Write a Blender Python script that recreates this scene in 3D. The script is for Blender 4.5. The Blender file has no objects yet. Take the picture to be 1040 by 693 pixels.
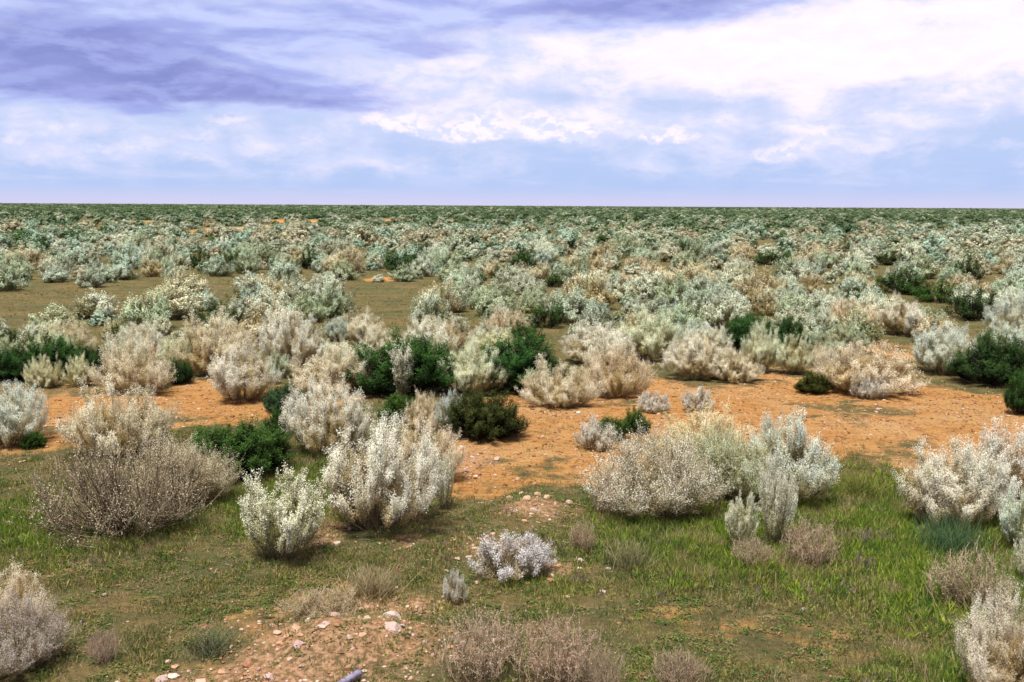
import bpy, math, random
import numpy as np

rng = np.random.default_rng(7)
random.seed(7)
scene = bpy.context.scene
COL = scene.collection
R = math.radians

# ------------------------------------------------------------------ camera model (photo is 1040 x 693)
F, CX, CY, CH = 1011.0, 520.0, 346.5, 3.2
PITCH = math.atan(137.5 / F)
ROLL = 0.0053
fwd = np.array([0, math.cos(PITCH), -math.sin(PITCH)])
up0 = np.array([0, math.sin(PITCH), math.cos(PITCH)])
X0 = np.array([1.0, 0, 0])
cr = math.cos(ROLL) * X0 + math.sin(ROLL) * up0
cu = -math.sin(ROLL) * X0 + math.cos(ROLL) * up0


def ray(px, py):
    d = fwd + cr * (px - CX) / F - cu * (py - CY) / F
    return d / np.linalg.norm(d)


def G(px, py):
    """where the sight line through a photo pixel meets the plain"""
    d = ray(px, py)
    t = CH / -d[2]
    return d[0] * t, d[1] * t


def proj(x, y, z):
    p = np.stack([x, y, z - CH], -1)
    k = p @ fwd
    return CX + F * (p @ cr) / k, CY - F * (p @ cu) / k


def azel(px, py):
    d = ray(px, py)
    return math.atan2(d[0], d[1]), math.asin(d[2])


# ------------------------------------------------------------------ value noise
_tab = rng.random((256, 256))


def vnoise(x, y):
    xi, yi = np.floor(x).astype(int), np.floor(y).astype(int)
    fx, fy = x - xi, y - yi
    fx, fy = fx * fx * (3 - 2 * fx), fy * fy * (3 - 2 * fy)
    a, b = _tab[xi % 256, yi % 256], _tab[(xi + 1) % 256, yi % 256]
    c, d = _tab[xi % 256, (yi + 1) % 256], _tab[(xi + 1) % 256, (yi + 1) % 256]
    return (a * (1 - fx) + b * fx) * (1 - fy) + (c * (1 - fx) + d * fx) * fy


def fbm(x, y, o=4):
    s, a, t = 0, 0.5, 0
    for i in range(o):
        s = s + a * vnoise(x * 2 ** i + 17.3 * i, y * 2 ** i + 5.1 * i)
        t += a
        a *= 0.5
    return s / t


def sstep(a, b, x):
    t = np.clip((x - a) / (b - a), 0, 1)
    return t * t * (3 - 2 * t)


def patches(lst):
    """ground ellipses seen at photo pixels (cx, cy, half width, half height)"""
    out = []
    for cx, cy, hw, hh in lst:
        x, y = G(cx, cy)
        x1, y1 = G(cx + hw, cy)
        _, yn = G(cx, cy + hh)
        _, yf = G(cx, cy - hh)
        out.append((x, y, abs(x1 - x), (y - yn), (yf - y)))
    return out


def inside(P, x, y, soft=0.35, wob=0.5):
    m = np.zeros_like(x)
    n = (fbm(x * 0.9, y * 0.9, 4) - 0.5) * 2 * wob
    for cx, cy, rx, rn, rf in P:
        dy = y - cy
        d = np.sqrt(((x - cx) / rx) ** 2 + np.where(dy < 0, dy / rn, dy / rf) ** 2)
        m = np.maximum(m, 1 - sstep(1 - soft, 1 + soft, d + n))
    return m


SAND = patches([(560, 440, 120, 42), (900, 420, 170, 48), (760, 425, 160, 38), (985, 465, 110, 36), (60, 425, 120, 36),
                (190, 415, 120, 26), (300, 412, 60, 22), (915, 356, 34, 9), (480, 480, 60, 28), (610, 475, 90, 22),
                (640, 395, 60, 14)])
FARSAND = patches([(290, 225, 90, 1.6), (420, 224.5, 60, 1.3), (120, 226, 50, 1.2), (160, 240, 40, 4), (240, 233, 40, 4),
                   (630, 283, 25, 6), (390, 284, 22, 3), (290, 262, 24, 3), (780, 253, 20, 4), (700, 269, 14, 3)])
CLEAR = patches([(80, 308, 190, 27), (200, 292, 150, 14), (360, 296, 60, 12), (408, 314, 48, 30), (35, 326, 70, 20), (265, 355, 20, 16),
                 (700, 365, 14, 8), (480, 270, 40, 4)])
GREEN = patches([(900, 545, 190, 62), (1010, 580, 110, 50), (760, 560, 130, 36), (60, 535, 100, 20), (315, 492, 60, 38),
                 (1000, 690, 90, 24), (860, 510, 60, 16)])
RUBBLE = patches([(545, 522, 36, 16), (505, 560, 60, 22), (345, 652, 105, 36), (280, 688, 120, 24), (180, 690, 80, 12), (400, 612, 60, 14),
                  (470, 470, 26, 14), (330, 545, 26, 14), (560, 575, 50, 10), (410, 548, 30, 8)])
REDSOIL = patches([(300, 640, 120, 30), (780, 640, 110, 16), (330, 600, 60, 14), (690, 625, 60, 10), (200, 680, 90, 12), (850, 660, 60, 14)])
FORE = None


def height(x, y):
    d = np.hypot(x, y)
    near = np.exp(-(d / 60.0) ** 2)
    h = near * ((fbm(x * 0.35, y * 0.35, 3) - 0.5) * 0.16 + (fbm(x * 3, y * 3, 3) - 0.5) * 0.035)
    for cx, cy, rx, ry, a in MOUNDS:
        h = h + a * np.exp(-(((x - cx) / rx) ** 2 + ((y - cy) / ry) ** 2))
    return h


MOUNDS = []
for px, py, rx, ry, a in [(350, 652, 0.7, 0.35, 0.17), (545, 520, 0.45, 0.4, 0.13), (505, 560, 0.6, 0.5, 0.08)]:
    MOUNDS.append((*G(px, py), rx, ry, a))


def H1(x, y):
    return float(height(np.array([x]), np.array([y]))[0])


# ------------------------------------------------------------------ mesh / material helpers
def make_mesh(name, V, Q=None, T=None, C=None, mat=None, smooth=False):
    V = np.asarray(V, np.float32)
    loops, starts, totals = [], [], []
    n = 0
    if Q is not None and len(Q):
        Q = np.asarray(Q, np.int32)
        loops.append(Q.ravel()); starts.append(n + 4 * np.arange(len(Q))); totals.append(np.full(len(Q), 4)); n += Q.size
    if T is not None and len(T):
        T = np.asarray(T, np.int32)
        loops.append(T.ravel()); starts.append(n + 3 * np.arange(len(T))); totals.append(np.full(len(T), 3)); n += T.size
    loops, starts, totals = np.concatenate(loops), np.concatenate(starts), np.concatenate(totals)
    me = bpy.data.meshes.new(name)
    me.vertices.add(len(V)); me.vertices.foreach_set('co', V.ravel())
    me.loops.add(len(loops)); me.loops.foreach_set('vertex_index', loops.astype(np.int32))
    me.polygons.add(len(starts)); me.polygons.foreach_set('loop_start', starts.astype(np.int32))
    try:
        me.polygons.foreach_set('loop_total', totals.astype(np.int32))
    except Exception:
        pass
    me.polygons.foreach_set('use_smooth', np.full(len(starts), smooth))
    if C is not None:
        at = me.color_attributes.new('tint', 'FLOAT_COLOR', 'POINT')
        C4 = np.ones((len(V), 4), np.float32); C4[:, :3] = C
        at.data.foreach_set('color', C4.ravel())
    me.update(calc_edges=True)
    if mat: me.materials.append(mat)
    return me


def link(name, me, parent=None, col=COL):
    o = bpy.data.objects.new(name, me)
    col.objects.link(o)
    if parent: o.parent = parent
    return o


def tag(o, label=None, cat=None, group=None, kind=None):
    if label: o['label'] = label
    if cat: o['category'] = cat
    if group: o['group'] = group
    if kind: o['kind'] = kind
    return o


class NT:
    """tiny node-expression helper"""
    def __init__(s, tree): s.t = tree
    def n(s, typ, **kw):
        nd = s.t.nodes.new(typ)
        for k, v in kw.items(): setattr(nd, k, v)
        return nd
    def put(s, sock, v):
        if isinstance(v, bpy.types.NodeSocket): s.t.links.new(v, sock)
        else: sock.default_value = v
    def m(s, op, a, b=0.0, c=None, clamp=False):
        nd = s.n('ShaderNodeMath', operation=op, use_clamp=clamp)
        s.put(nd.inputs[0], a); s.put(nd.inputs[1], b)
        if c is not None: s.put(nd.inputs[2], c)
        return nd.outputs[0]
    def mix(s, f, a, b, bt='MIX'):
        nd = s.n('ShaderNodeMix', data_type='RGBA', blend_type=bt)
        s.put(nd.inputs[0], f)
        for i, v in ((6, a), (7, b)):
            s.put(nd.inputs[i], v if isinstance(v, bpy.types.NodeSocket) else (*v[:3], 1))
        return nd.outputs[2]
    def noise(s, vec, scale, detail=4, rough=0.55, dist=0.0):
        nd = s.n('ShaderNodeTexNoise')
        if vec is not None: s.put(nd.inputs['Vector'], vec)
        nd.inputs['Scale'].default_value = scale; nd.inputs['Detail'].default_value = detail
        nd.inputs['Roughness'].default_value = rough; nd.inputs['Distortion'].default_value = dist
        return nd.outputs['Fac']
    def rng(s, v, a, b, c=0.0, d=1.0, smooth=True):
        nd = s.n('ShaderNodeMapRange', interpolation_type='SMOOTHSTEP' if smooth else 'LINEAR')
        s.put(nd.inputs['Value'], v)
        for k, q in zip(('From Min', 'From Max', 'To Min', 'To Max'), (a, b, c, d)): s.put(nd.inputs[k], q)
        return nd.outputs[0]
    def xyz(s, x, y, z=0.0):
        nd = s.n('ShaderNodeCombineXYZ')
        for i, v in enumerate((x, y, z)): s.put(nd.inputs[i], v)
        return nd.outputs[0]


def new_mat(name):
    m = bpy.data.materials.new(name); m.use_nodes = True
    m.node_tree.nodes.clear()
    return m, NT(m.node_tree)


def leaf_mat(name, trans=0.25, objcol=True):
    m, k = new_mat(name)
    at = k.n('ShaderNodeAttribute', attribute_name='tint').outputs['Color']
    col = at
    if objcol:
        oi = k.n('ShaderNodeObjectInfo')
        col = k.mix(1.0, at, oi.outputs['Color'], 'MULTIPLY')
    d = k.n('ShaderNodeBsdfDiffuse'); k.put(d.inputs['Color'], col)
    t = k.n('ShaderNodeBsdfTranslucent'); k.put(t.inputs['Color'], col)
    mx = k.n('ShaderNodeMixShader'); mx.inputs[0].default_value = trans
    k.t.links.new(d.outputs[0], mx.inputs[1]); k.t.links.new(t.outputs[0], mx.inputs[2])
    o = k.n('ShaderNodeOutputMaterial'); k.t.links.new(mx.outputs[0], o.inputs[0])
    return m


M_LEAF = leaf_mat('leaf', 0.28)
M_GREEN = leaf_mat('green_leaf', 0.2)
M_GRASS = leaf_mat('grass_blade', 0.25, False)


def twig_mat(name):
    m, k = new_mat(name)
    at = k.n('ShaderNodeAttribute', attribute_name='tint').outputs['Color']
    tc = k.n('ShaderNodeTexCoord').outputs['Object']
    n = k.noise(tc, 60, 3)
    col = k.mix(k.rng(n, .3, .7, 0, 0.5), at, (0.5, 0.45, 0.4), 'MULTIPLY')
    b = k.n('ShaderNodeBsdfPrincipled'); k.put(b.inputs['Base Color'], col); b.inputs['Roughness'].default_value = 0.9
    b.inputs['Specular IOR Level'].default_value = 0.1
    o = k.n('ShaderNodeOutputMaterial'); k.t.links.new(b.outputs[0], o.inputs[0])
    return m


M_TWIG = twig_mat('bark')


# ------------------------------------------------------------------ plants
def unit(v):
    return v / np.maximum(np.linalg.norm(v, axis=-1, keepdims=True), 1e-6)


def bez(P0, P1, P2, t):
    t = t[..., None]
    return (1 - t) ** 2 * P0 + 2 * t * (1 - t) * P1 + t * t * P2


def tubes(P0, P1, P2, r0, r1, segs, sides=3):
    """curved tapered stems, all at once -> verts, quads"""
    n = len(P0)
    ts = np.linspace(0, 1, segs + 1)
    V = np.zeros((n, segs + 1, sides, 3))
    pts = np.stack([bez(P0, P1, P2, np.full(n, t)) for t in ts], 1)
    tan = unit(np.gradient(pts, axis=1))
    ref = unit(rng.normal(size=(n, 1, 3)))
    s = unit(np.cross(tan, ref)); q = np.cross(tan, s)
    for k in range(sides):
        a = 2 * math.pi * k / sides
        rad = (r0[:, None] * (1 - ts) + r1[:, None] * ts)[..., None]
        V[:, :, k] = pts + (s * math.cos(a) + q * math.sin(a)) * rad
    idx = np.arange(n * (segs + 1) * sides).reshape(n, segs + 1, sides)
    Q = []
    for k in range(sides):
        k2 = (k + 1) % sides
        Q.append(np.stack([idx[:, :-1, k], idx[:, :-1, k2], idx[:, 1:, k2], idx[:, 1:, k]], -1).reshape(-1, 4))
    return V.reshape(-1, 3), np.concatenate(Q)


def leaves(c, d, l, w, nrm=None, face=0.0):
    n = len(c)
    q = rng.normal(size=(n, 3))
    if nrm is not None: q = unit(q) * (1 - face) + nrm * face * 1.4
    q = unit(q)
    d = unit(d - (d * q).sum(1)[:, None] * q * (.9 if nrm is not None else 0)); s = unit(np.cross(d, q))
    l = l[:, None]; w = w[:, None]
    V = np.stack([c, c + d * l * .5 + s * w * .5, c + d * l, c + d * l * .5 - s * w * .5], 1).reshape(-1, 3)
    return V, np.arange(4 * n).reshape(n, 4)


def lerp(a, b, t):
    return np.asarray(a) * (1 - t[:, None]) + np.asarray(b) * t[:, None]


PROTO = {}


def plant(key, h=0.8, ns=60, nb=6, nl=18, ll=.022, lw=.010, blen=.16, b0=.35, spread=75, upc=.6, base=.10, lump=.35, gaps=.25,
          tip=(.62, .60, .58), low=(.36, .27, .15), twig=(.25, .19, .13), br=.0016, sr=.006, mat=None, jit=.020, loose=1.0, tipn=.35, skirt=0.0, subs=True, twigcol2=None, face=.45, lvar=.18, hf=0.0, rj=.07, tt=.45, al=.55):
    """a shrub of unit width: stems fan out from the base, branchlets leave them, leaves dress the branchlets"""
    az = rng.random(ns) * 2 * math.pi
    th = np.radians(spread) * np.sqrt(rng.random(ns))
    # lumpy crown: a few directions reach further, some gaps
    L = unit(rng.normal(size=(9, 3)) * [1, 1, .7] + [0, 0, .5])
    amp = rng.uniform(-1, 1, 9)
    dirs = np.stack([np.sin(th) * np.cos(az), np.sin(th) * np.sin(az), np.cos(th)], -1)
    lum = (np.clip(dirs @ L.T - .75, 0, 1) * 4 * amp).sum(1)
    rad = np.clip(1 + lump * lum + rng.normal(0, rj, ns), .5, 1.3)
    E = dirs * rad[:, None] * [.5, .5, h * .92]
    E[:, 2] += .04 * h + skirt * (1 - np.cos(th))
    P0 = np.stack([rng.normal(0, base * .5, ns), rng.normal(0, base * .5, ns), np.full(ns, -.03)], -1) + E * [.12, .12, 0]
    P1 = P0 * .5 + E * .5
    P1[:, :2] += E[:, :2] * .28 * upc
    P1[:, 2] -= E[:, 2] * .12 * upc
    tv, tq = tubes(P0, P1, E, np.full(ns, sr), np.full(ns, sr * .3), 4)
    tc = np.tile(np.asarray(twig), (len(tv), 1)) * rng.uniform(.7, 1.3, (len(tv) // 15, 1)).repeat(15, 0)
    # branchlets
    n2 = ns * nb
    si = np.repeat(np.arange(ns), nb)
    t = b0 + (1 - b0) * rng.random(n2) ** .75
    S = bez(P0[si], P1[si], E[si], t)
    tan = unit(2 * (1 - t)[:, None] * (P1[si] - P0[si]) + 2 * t[:, None] * (E[si] - P1[si]))
    D = unit(tan * .5 + [0, 0, upc] + rng.normal(0, .42 * loose, (n2, 3)))
    ln = blen * rng.uniform(.5, 1.35, n2) * (0.7 + .3 * t)
    Q1 = S + D * ln[:, None] * .5 + rng.normal(0, .012, (n2, 3))
    Q2 = S + D * ln[:, None] + np.array([0, 0, 1]) * ln[:, None] * .25 * upc
    keep = Q2[:, 2] > .01
    S, Q1, Q2, t = S[keep], Q1[keep], Q2[keep], t[keep]
    n2 = len(S)
    if subs:
        bv, bq = tubes(S, Q1, Q2, np.full(n2, br), np.full(n2, br * .6), 2)
        bc = np.tile(np.asarray(twigcol2 or twig), (len(bv), 1)) * rng.uniform(.7, 1.3, (n2, 1)).repeat(9, 0)
        tq = np.concatenate([tq, bq + len(tv)]); tv = np.concatenate([tv, bv]); tc = np.concatenate([tc, bc])
    # leaves
    bi = np.repeat(np.arange(n2), nl)
    u = rng.random(len(bi)) ** .8
    c = bez(S[bi], Q1[bi], Q2[bi], u) + rng.normal(0, jit, (len(bi), 3))
    ok = c[:, 2] > 0
    bi, u, c = bi[ok], u[ok], c[ok]
    axis = unit(Q2[bi] - S[bi])
    d = axis * al + rng.normal(0, .55, (len(bi), 3)) + [0, 0, .25]
    sz = rng.uniform(.6, 1.3, len(bi))
    lv, lq = leaves(c, d, ll * sz, lw * sz, unit(c * [1, 1, 1.2] + [0, 0, .1]), face)
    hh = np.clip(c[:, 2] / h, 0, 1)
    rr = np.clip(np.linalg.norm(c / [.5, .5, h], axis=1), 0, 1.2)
    f = np.clip((rr - tt) * 1.7 + (u - .5) * tipn + rng.normal(0, .13, len(bi)) + rng.normal(-.05, .18, n2)[bi] + rng.normal(0, .22, ns)[si[keep]][bi] - hf * (1 - np.clip(hh * 1.25, 0, 1)), 0, 1)  # low leaves older and browner; hf also puts dome-base shade into the colour
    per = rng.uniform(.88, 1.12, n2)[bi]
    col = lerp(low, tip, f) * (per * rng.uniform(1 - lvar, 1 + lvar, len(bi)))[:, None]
    mat = mat or M_LEAF
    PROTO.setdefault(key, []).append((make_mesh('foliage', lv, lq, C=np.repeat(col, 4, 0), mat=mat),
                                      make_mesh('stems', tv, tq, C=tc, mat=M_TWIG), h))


SILT, SILL = (.72, .71, .60), (.38, .30, .16)
for s in range(4):   # near silver bushes: clustered plumes standing on bare lower stems
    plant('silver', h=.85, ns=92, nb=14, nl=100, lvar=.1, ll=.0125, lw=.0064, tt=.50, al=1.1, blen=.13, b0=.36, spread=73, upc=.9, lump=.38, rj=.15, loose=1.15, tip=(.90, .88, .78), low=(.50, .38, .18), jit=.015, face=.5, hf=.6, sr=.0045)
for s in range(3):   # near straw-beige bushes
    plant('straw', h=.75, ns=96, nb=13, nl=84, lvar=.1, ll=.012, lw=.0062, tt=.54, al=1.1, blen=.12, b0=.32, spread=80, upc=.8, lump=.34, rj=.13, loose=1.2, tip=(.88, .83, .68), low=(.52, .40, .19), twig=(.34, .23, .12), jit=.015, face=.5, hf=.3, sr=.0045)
plant('twiggy', h=.80, ns=150, nb=13, nl=5, ll=.013, lw=.006, blen=.16, b0=.15, spread=80, upc=1.05, lump=.35, rj=.15, tip=(.62, .54, .40), low=(.30, .23, .14), twig=(.20, .15, .10),
      twigcol2=(.31, .24, .165), br=.0022, sr=.0065, jit=.010, loose=1.5, lvar=.1)
plant('brushy', h=.85, ns=130, nb=12, nl=52, lvar=.1, ll=.011, lw=.0055, tt=.55, al=1.0, hf=.5, blen=.19, b0=.3, spread=76, upc=.7, lump=.38, rj=.13, tip=(.88, .85, .74), low=(.38, .31, .16), twig=(.24, .18, .12),
      twigcol2=(.34, .27, .18), br=.0022, sr=.006, jit=.014, loose=1.3)
plant('sprig', h=1.6, ns=16, nb=11, nl=50, ll=.038, lw=.019, blen=.24, b0=.22, spread=38, upc=1.3, base=.10, tip=(.82, .80, .68), low=(.50, .46, .27), jit=.025, sr=.012, br=.004)
plant('plume', h=.95, ns=36, nb=11, nl=100, lvar=.1, ll=.017, lw=.0085, al=1.0, blen=.17, b0=.30, spread=58, upc=1.0, base=.08, tip=(.86, .85, .70), low=(.50, .46, .22), jit=.014, sr=.008, br=.003, loose=.8)
for s in range(2):
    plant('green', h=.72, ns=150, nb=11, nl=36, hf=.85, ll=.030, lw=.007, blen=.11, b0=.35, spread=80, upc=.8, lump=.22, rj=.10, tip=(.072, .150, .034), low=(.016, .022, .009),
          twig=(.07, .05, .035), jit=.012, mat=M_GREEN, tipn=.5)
plant('low', h=.5, ns=56, nb=9, nl=64, lvar=.1, hf=.4, ll=.018, lw=.009, al=1.0, blen=.14, spread=82, upc=.8, tip=(.86, .84, .78), low=(.46, .36, .2), jit=.014, br=.003)
plant('wispy', h=.8, ns=110, nb=7, nl=5, ll=.020, lw=.008, blen=.15, b0=.25, spread=60, upc=1.0, base=.35, tip=(.58, .47, .36), low=(.36, .26, .16), twig=(.30, .21, .14),
      twigcol2=(.50, .38, .28), br=.0026, sr=.005, jit=.010, loose=1.4)
for s in range(4):   # middle distance, larger leaves
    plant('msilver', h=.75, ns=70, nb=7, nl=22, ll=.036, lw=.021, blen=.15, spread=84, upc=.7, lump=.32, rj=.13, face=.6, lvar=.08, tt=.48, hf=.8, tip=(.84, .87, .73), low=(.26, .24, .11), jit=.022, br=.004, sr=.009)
for s in range(3):
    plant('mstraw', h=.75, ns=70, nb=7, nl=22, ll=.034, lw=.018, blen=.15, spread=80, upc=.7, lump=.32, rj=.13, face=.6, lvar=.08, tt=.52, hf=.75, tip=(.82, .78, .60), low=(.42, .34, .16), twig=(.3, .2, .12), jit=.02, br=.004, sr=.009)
for s in range(2):
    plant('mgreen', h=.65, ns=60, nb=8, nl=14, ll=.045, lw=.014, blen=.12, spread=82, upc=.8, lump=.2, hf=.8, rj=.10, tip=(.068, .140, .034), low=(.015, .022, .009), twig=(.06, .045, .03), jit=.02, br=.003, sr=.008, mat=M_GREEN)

# tufts of grass
def tuft_mesh(n, w, h, spread, tip, low):
    b = np.stack([rng.normal(0, w * .22, n), rng.normal(0, w * .22, n), np.full(n, -.01)], -1)
    d = np.stack([rng.normal(0, spread, n), rng.normal(0, spread, n), np.ones(n)], -1)
    d = unit(d); L = h * rng.uniform(.5, 1.1, n)
    bend = np.stack([d[:, 0], d[:, 1], -np.abs(d[:, 0]) * .5], -1) * L[:, None] * .25
    v, q = tubes(b, b + d * L[:, None] * .5, b + d * L[:, None] + bend, np.full(n, .0028), np.full(n, .0007), 3)
    t = np.tile(np.linspace(0, 1, 4).repeat(3), n)
    c = lerp(low, tip, t) * rng.uniform(.7, 1.25, (n, 1)).repeat(12, 0)
    return make_mesh('grass_tuft', v, q, C=c, mat=M_GRASS)


# ------------------------------------------------------------------ placing
THINGS = []      # (x, y, w) of everything standing
LM = []          # landmarks for the labels: px, py, phrase
NAME = {'silver': 'saltbush', 'straw': 'saltbush', 'twiggy': 'dry_shrub', 'brushy': 'saltbush', 'sprig': 'saltbush', 'plume': 'saltbush', 'green': 'green_shrub', 'low': 'saltbush',
        'wispy': 'dry_shrub', 'msilver': 'saltbush', 'mstraw': 'saltbush', 'mgreen': 'green_shrub'}
CAT = {'saltbush': 'saltbush', 'dry_shrub': 'dry shrub', 'green_shrub': 'green shrub'}
_cnt = {}


def spawn(key, x, y, w, H, rot, tint, label, group, sy=1.0, tilt=0.0, z=None):
    i = _cnt.get(key, 0); _cnt[key] = i + 1
    fol, stm, h0 = PROTO[key][i % len(PROTO[key])]
    nm = NAME[key]
    r = bpy.data.objects.new(nm, None); COL.objects.link(r)
    r.empty_display_size = .1
    r.location = (x, y, H1(x, y) - .01 if z is None else z)
    r.rotation_euler = (tilt, tilt * .5, rot)
    r.scale = (w, w * sy, H / h0)
    tag(r, label, CAT[nm], group)
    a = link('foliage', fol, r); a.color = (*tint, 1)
    link('stems', stm, r)
    THINGS.append((x, y, w * .5))
    return r


def at_px(cx, w, top, base):
    x, y = G(cx, base)
    wm = w / F * y * 1.02
    y2 = y + wm * .32
    x = x * y2 / y
    d = ray(cx, top)
    Hm = CH + d[2] / d[1] * y2 - H1(x, y2)
    return x, y2, w / F * y2, max(Hm, .08)


W_, BL, ST, PK, OL = (1, 1, .97), (.92, 1.01, 1.02), (1.0, .94, .80), (1.02, .965, .91), (.93, 1.0, .84)
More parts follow.
